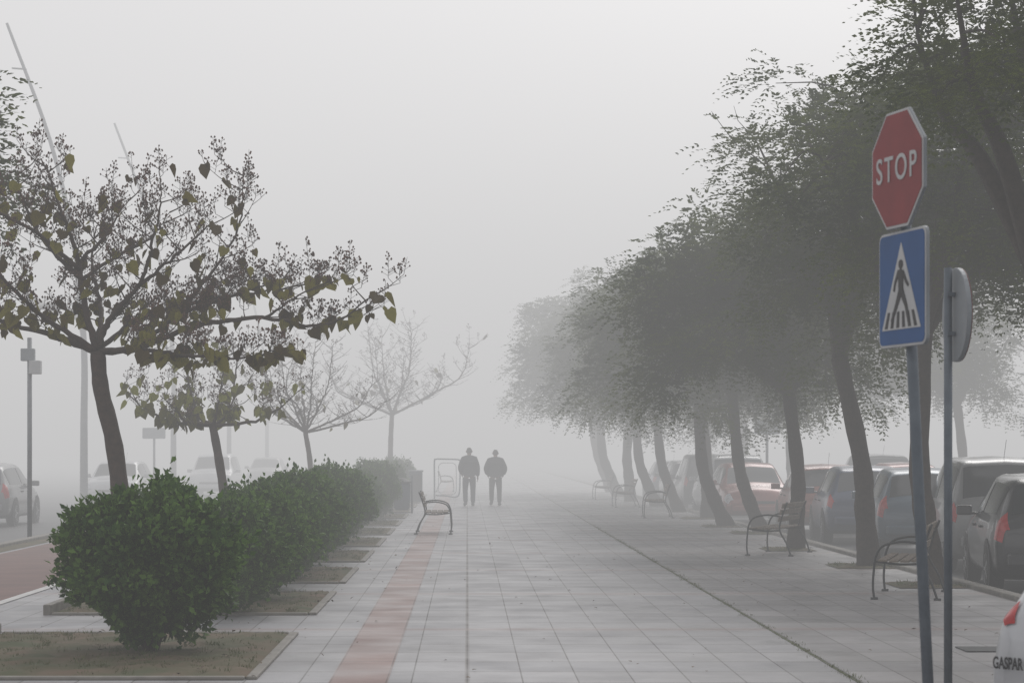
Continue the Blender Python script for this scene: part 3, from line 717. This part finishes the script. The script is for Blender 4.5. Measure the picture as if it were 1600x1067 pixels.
# ------------------------------------------------------------ people
def skinned(name,verts,edges,radii,m,parent,root=0,sub=2):
    me=bpy.data.meshes.new(name); me.from_pydata([Vector(v) for v in verts],edges,[]); 
    o=bpy.data.objects.new('tmp',me); COL.objects.link(o)
    s=o.modifiers.new('s','SKIN'); s.use_smooth_shade=True; s.branch_smoothing=0.3
    sv=me.skin_vertices[0].data
    for i,r in enumerate(radii): sv[i].radius=r if hasattr(r,'__len__') else (r,r); sv[i].use_root=(i==root)
    q=o.modifiers.new('u','SUBSURF'); q.levels=sub; q.render_levels=sub
    bpy.context.view_layer.update()
    m2=bpy.data.meshes.new_from_object(o.evaluated_get(bpy.context.evaluated_depsgraph_get()))
    bpy.data.objects.remove(o); m2.name=name; m2.materials.clear(); m2.materials.append(m)
    m2.polygons.foreach_set('use_smooth',[True]*len(m2.polygons))
    return link(name,m2,parent)
def person(label,loc,H,mj,mt,stride,hang,rz=0,broad=1.0):
    e=thing('person',label,'person',loc,rz,'people walking away'); e.scale=(H/1.75,)*3
    s=stride
    hip={1:(.10,0,.92),-1:(-.10,0,.92)}
    knee={1:(.12,.13*s,.50),-1:(-.12,.02*s,.50)}
    ank={1:(.12,.16*s,.09),-1:(-.12,-.24*s,.13)}
    toe={1:(.14,.16*s+.19,.045),-1:(-.14,-.24*s+.17,.045)}
    sh={a:(a*.185*broad,-.01,1.41) for a in(1,-1)}
    el={}; wr={}
    for a in(1,-1):
        if a in hang: el[a]=(a*.265*broad,-.06,1.14); wr[a]=(a*.27*broad,.05,.88)
        else: el[a]=(a*.295*broad,-.10,1.14); wr[a]=(a*.235*broad,.06,.96)
    V=[(0,0,.95),(0,0,1.1),(0,-.01,1.28),(0,-.01,1.43),(0,0,1.50),(0,.015,1.565),(0,.02,1.64),(0,.015,1.71)]
    Rr=[(.15,.10),(.13,.095),(.15,.10),(.12,.085),.056,.066,.10,.072]
    E=[(0,1),(1,2),(2,3),(3,4),(4,5),(5,6),(6,7)]
    def ad(p,r,par): V.append(p); Rr.append(r); E.append((par,len(V)-1)); return len(V)-1
    for a in(1,-1):
        h=ad(hip[a],.085,0); k=ad(knee[a],.055,h); an=ad(ank[a],.036,k); ad(toe[a],.032,an)
        s1=ad(sh[a],.06,3); e1=ad(el[a],.042,s1); w1=ad(wr[a],.028,e1)
        dw=(Vector(wr[a])-Vector(el[a])).normalized(); pm=ad(tuple(Vector(wr[a])+dw*.06),(.035,.02),w1)
        base=Vector(wr[a])+dw*.085
        for j,(dy,l) in enumerate(((-.03,.062),(-.01,.075),(.01,.07),(.03,.056))):
            f1=ad(tuple(base+Vector((0,dy,0))+dw*.03),.009,pm); ad(tuple(base+Vector((-a*.015,dy,0))+dw*(.03+l)),.007,f1)
        ad(tuple(Vector(wr[a])+dw*.07+Vector((-a*.01,.055,0))),.010,w1)
    skinned('body',V,E,Rr,M_skin,e)
    b=MB(); b.add([(-.012,.10,1.62),(.012,.10,1.62),(0,.128,1.622),(0,.10,1.66)],[(0,1,2),(1,3,2),(3,0,2),(0,3,1)]); b.obj('nose',M_skin,e,True)
    for a in(1,-1):
        b=MB(); b.tube([(a*.078,.01,1.60),(a*.090,.0,1.63),(a*.082,.0,1.66)],[.010,.016,.008],6); b.obj('ear',M_skin,e,True)
        b=MB(); b.lathe([(.004,.104),(.011,.107),(.004,.110)],8,'Y',(a*.032,0,1.645)); b.obj('eye',M_hair,e)
    b=MB(); b.tube([(-.022,.102,1.59),(0,.106,1.588),(.022,.102,1.59)],.004,5); b.obj('mouth',M_hair,e)
    b=MB(); k=16
    for i in range(9):
        t=math.pi*.66*i/8
        for j in range(k):
            a=2*math.pi*j/k; fr=max(0,math.sin(a)); rr=.092*math.sin(t)**.8
            z=1.635+.112*math.cos(t*(1-.38*fr)); b.v.append((rr*math.cos(a)*.90,rr*math.sin(a)*1.10+.008,z))
    for i in range(8):
        for j in range(k): b.f.append((i*k+j,i*k+(j+1)%k,(i+1)*k+(j+1)%k,(i+1)*k+j))
    b.obj('hair',M_hair,e,True)
    V2=[(0,0,.87),(0,0,.97),(0,-.01,1.12),(0,-.015,1.30),(0,-.01,1.42),(0,0,1.53)]
    R2=[(.225*broad,.16),(.23*broad,.165),(.235*broad,.17),(.25*broad,.165),(.19,.13),(.085,.085)]
    E2=[(0,1),(1,2),(2,3),(3,4),(4,5)]
    for a in(1,-1):
        V2+= [sh[a],el[a],wr[a]]; n0=len(V2); R2+=[.098,.08,.062]; E2+=[(4,n0-3),(n0-3,n0-2),(n0-2,n0-1)]
    skinned('jacket',V2,E2,R2,mj,e,root=2)
    V3=[(0,0,.93)];R3=[(.16,.13)];E3=[]
    for a in(1,-1):
        n0=len(V3); kn=knee[a]; an_=ank[a]
        V3+=[(hip[a][0],0,.80),kn,(an_[0],an_[1],an_[2]-.03)]; R3+=[.118,.085,.072]; E3+=[(0,n0),(n0,n0+1),(n0+1,n0+2)]
    skinned('trousers',V3,E3,R3,mt,e)
    for a in(1,-1):
        A=Vector(ank[a]); T=Vector(toe[a]); b=MB()
        b.tube([(A.x,A.y-.075,A.z-.05+.02),(A.x,A.y-.05,A.z-.045),(A.x,A.y+.05,max(.045,A.z-.045)),(T.x,T.y,.04),(T.x,T.y+.05,.03)],[.03,.05,.053,.046,.02],10)
        b.obj('shoe',M_plastic,e,True)
    return e
person('person in dark jacket and trousers walking away, hand in pocket',(.06,67.5,0.01),1.76,M_jacket,M_trous,1.0,(1,),rz=R(3),broad=.95)
person('person in black puffy jacket walking away, hands in pockets',(.86,68.2,0.01),1.70,M_jacket2,M_trous2,-.8,(),broad=1.06)

# ------------------------------------------------------------ litter and weeds
rs=np.random.RandomState(5); n=420
P=np.stack([rs.uniform(-1.5,5.9,n),16+44*rs.rand(n)**1.3,np.full(n,.012)],1)
P[:260,0]=rs.uniform(-4.1,-.9,260); P[:260,2]=.045
D=nrm(np.stack([rs.randn(n),rs.randn(n),rs.rand(n)*.4],1)); N=np.tile([0,0,1.0],(n,1))+rs.randn(n,3)*.2
L=.02+.035*rs.rand(n); me=poly_mesh('fallen_leaves',diamonds(P,D,N,L,L*.6,.2),4,mat('fallen_leaf',(0.12,0.08,0.045),(0.07,0.045,0.03),scale=4,island=True))
o=link('fallen_leaves',me); o['kind']='stuff'; o['label']='small brown fallen leaves scattered on paving'
def tufts(name,pos,h,seed,label):
    rs=np.random.RandomState(seed); m=len(pos)*14; c=np.repeat(pos,14,axis=0)+rs.randn(m,3)*np.array([.03,.05,0])
    D=nrm(np.stack([rs.randn(m)*.6,rs.randn(m)*.6,np.ones(m)],1)); L=h*rs.uniform(.4,1.2,m)
    me=poly_mesh(name,diamonds(c,D,rs.randn(m,3),L,L*.14,0),4,M_weed); o=link(name,me); o['kind']='stuff'; o['label']=label
M_weed=mat('weed',(0.07,0.10,0.03),(0.12,0.12,0.05),scale=3,island=True,transl=.2)
yy=16+34*rs.rand(150)**1.2
tufts('weeds',np.stack([2.80+rs.randn(150)*.015,yy,np.zeros(150)],1),.03,1,'weeds growing along the paving joint')
pp=[]
for y0,y1 in beds[:7]:
    k=220; pp.append(np.stack([rs.uniform(-4.1,-1.65,k),rs.uniform(y0+.1,y1-.1,k),np.full(k,.02)],1))
tufts('bed_grass',np.concatenate(pp),.045,2,'short sparse grass in the planting beds')
pp=[]
for x,y_ in[(5.75,27.5),(5.75,32),(5.5,37.5),(5.85,45.0),(5.7,49.0)]:
    k=25; pp.append(np.stack([rs.uniform(x-.5,x+.25,k),rs.uniform(y_-.55,y_+.55,k),np.full(k,.02)],1))
tufts('tree_pit_grass',np.concatenate(pp),.05,3,'grass tufts around the trunks')

# ------------------------------------------------------------ fog: one bank, self-glowing in place of scattered daylight, thin near the crossing and thickening along the promenade
b=MB(); b.box((0,170,7.0),(330,470,15.2)); o=b.obj('fog',None); o['kind']='structure'
m=bpy.data.materials.new('fog'); m.use_nodes=True; nt=m.node_tree; nt.nodes.clear(); nn_=nt.nodes.new
out=nn_('ShaderNodeOutputMaterial'); a=nn_('ShaderNodeVolumeAbsorption'); e=nn_('ShaderNodeEmission'); ad=nn_('ShaderNodeAddShader')
tc=nn_('ShaderNodeTexCoord'); sx=nn_('ShaderNodeSeparateXYZ'); nt.links.new(tc.outputs['Object'],sx.inputs[0])
d1=nn_('ShaderNodeMapRange'); d1.interpolation_type='SMOOTHSTEP'
for k_,v_ in(('From Min',8),('From Max',74),('To Min',.0053),('To Max',.0205)): d1.inputs[k_].default_value=v_
nt.links.new(sx.outputs['Y'],d1.inputs['Value'])
e1=nn_('ShaderNodeMapRange')
for k_,v_ in(('From Min',1.2),('From Max',12),('To Min',.56),('To Max',.70)): e1.inputs[k_].default_value=v_  # glow set stronger with height, imitating brighter upper mist
nt.links.new(sx.outputs['Z'],e1.inputs['Value'])
mu=nn_('ShaderNodeMath'); mu.operation='MULTIPLY'; nt.links.new(d1.outputs[0],mu.inputs[0]); nt.links.new(e1.outputs[0],mu.inputs[1])
a.inputs['Color'].default_value=(0,0,0,1); nt.links.new(d1.outputs[0],a.inputs['Density'])
e.inputs['Color'].default_value=(1.0,0.995,1.0,1); nt.links.new(mu.outputs[0],e.inputs['Strength'])
nt.links.new(a.outputs[0],ad.inputs[0]); nt.links.new(e.outputs[0],ad.inputs[1]); nt.links.new(ad.outputs[0],out.inputs['Volume'])
try: m.cycles.volume_step_rate=0.45
except Exception as ex: print('step rate',ex)
o.data.materials.append(m)

# ------------------------------------------------------------ light
w=bpy.data.worlds.new('World'); scene.world=w; w.use_nodes=True; nt=w.node_tree
bg=nt.nodes['Background']; sky=nt.nodes.new('ShaderNodeTexSky'); sky.sky_type='NISHITA'; sky.sun_disc=False
sky.sun_elevation=R(40); sky.sun_rotation=R(20); sky.dust_density=5
hs=nt.nodes.new('ShaderNodeHueSaturation'); hs.inputs['Saturation'].default_value=.12
mixc=nt.nodes.new('ShaderNodeMix'); mixc.data_type='RGBA'; mixc.inputs[0].default_value=.75; mixc.inputs[7].default_value=(5.3,5.2,5.3,1)
nt.links.new(sky.outputs[0],hs.inputs['Color']); nt.links.new(hs.outputs[0],mixc.inputs[6]); nt.links.new(mixc.outputs[2],bg.inputs['Color']); bg.inputs['Strength'].default_value=.14
sl=bpy.data.lights.new('sun','SUN'); sl.energy=0.9; sl.angle=R(30); sl.color=(1,.97,.94); so=bpy.data.objects.new('sun',sl); COL.objects.link(so)
d=Vector((math.sin(R(20))*math.cos(R(40)),math.cos(R(20))*math.cos(R(40)),math.sin(R(40)))); so.rotation_euler=d.to_track_quat('Z','Y').to_euler()

# ------------------------------------------------------------ camera
cd=bpy.data.cameras.new('camera'); cam=bpy.data.objects.new('camera',cd); COL.objects.link(cam)
cam.location=(0,0,1.65); cam.rotation_euler=(R(90),0,0); cd.lens=78.75; cd.sensor_width=36
cd.shift_x=.04375; cd.shift_y=.1072; cd.clip_end=2000; cd.clip_start=.1
cd.dof.use_dof=True; cd.dof.focus_distance=27; cd.dof.aperture_fstop=5.6
scene.camera=cam
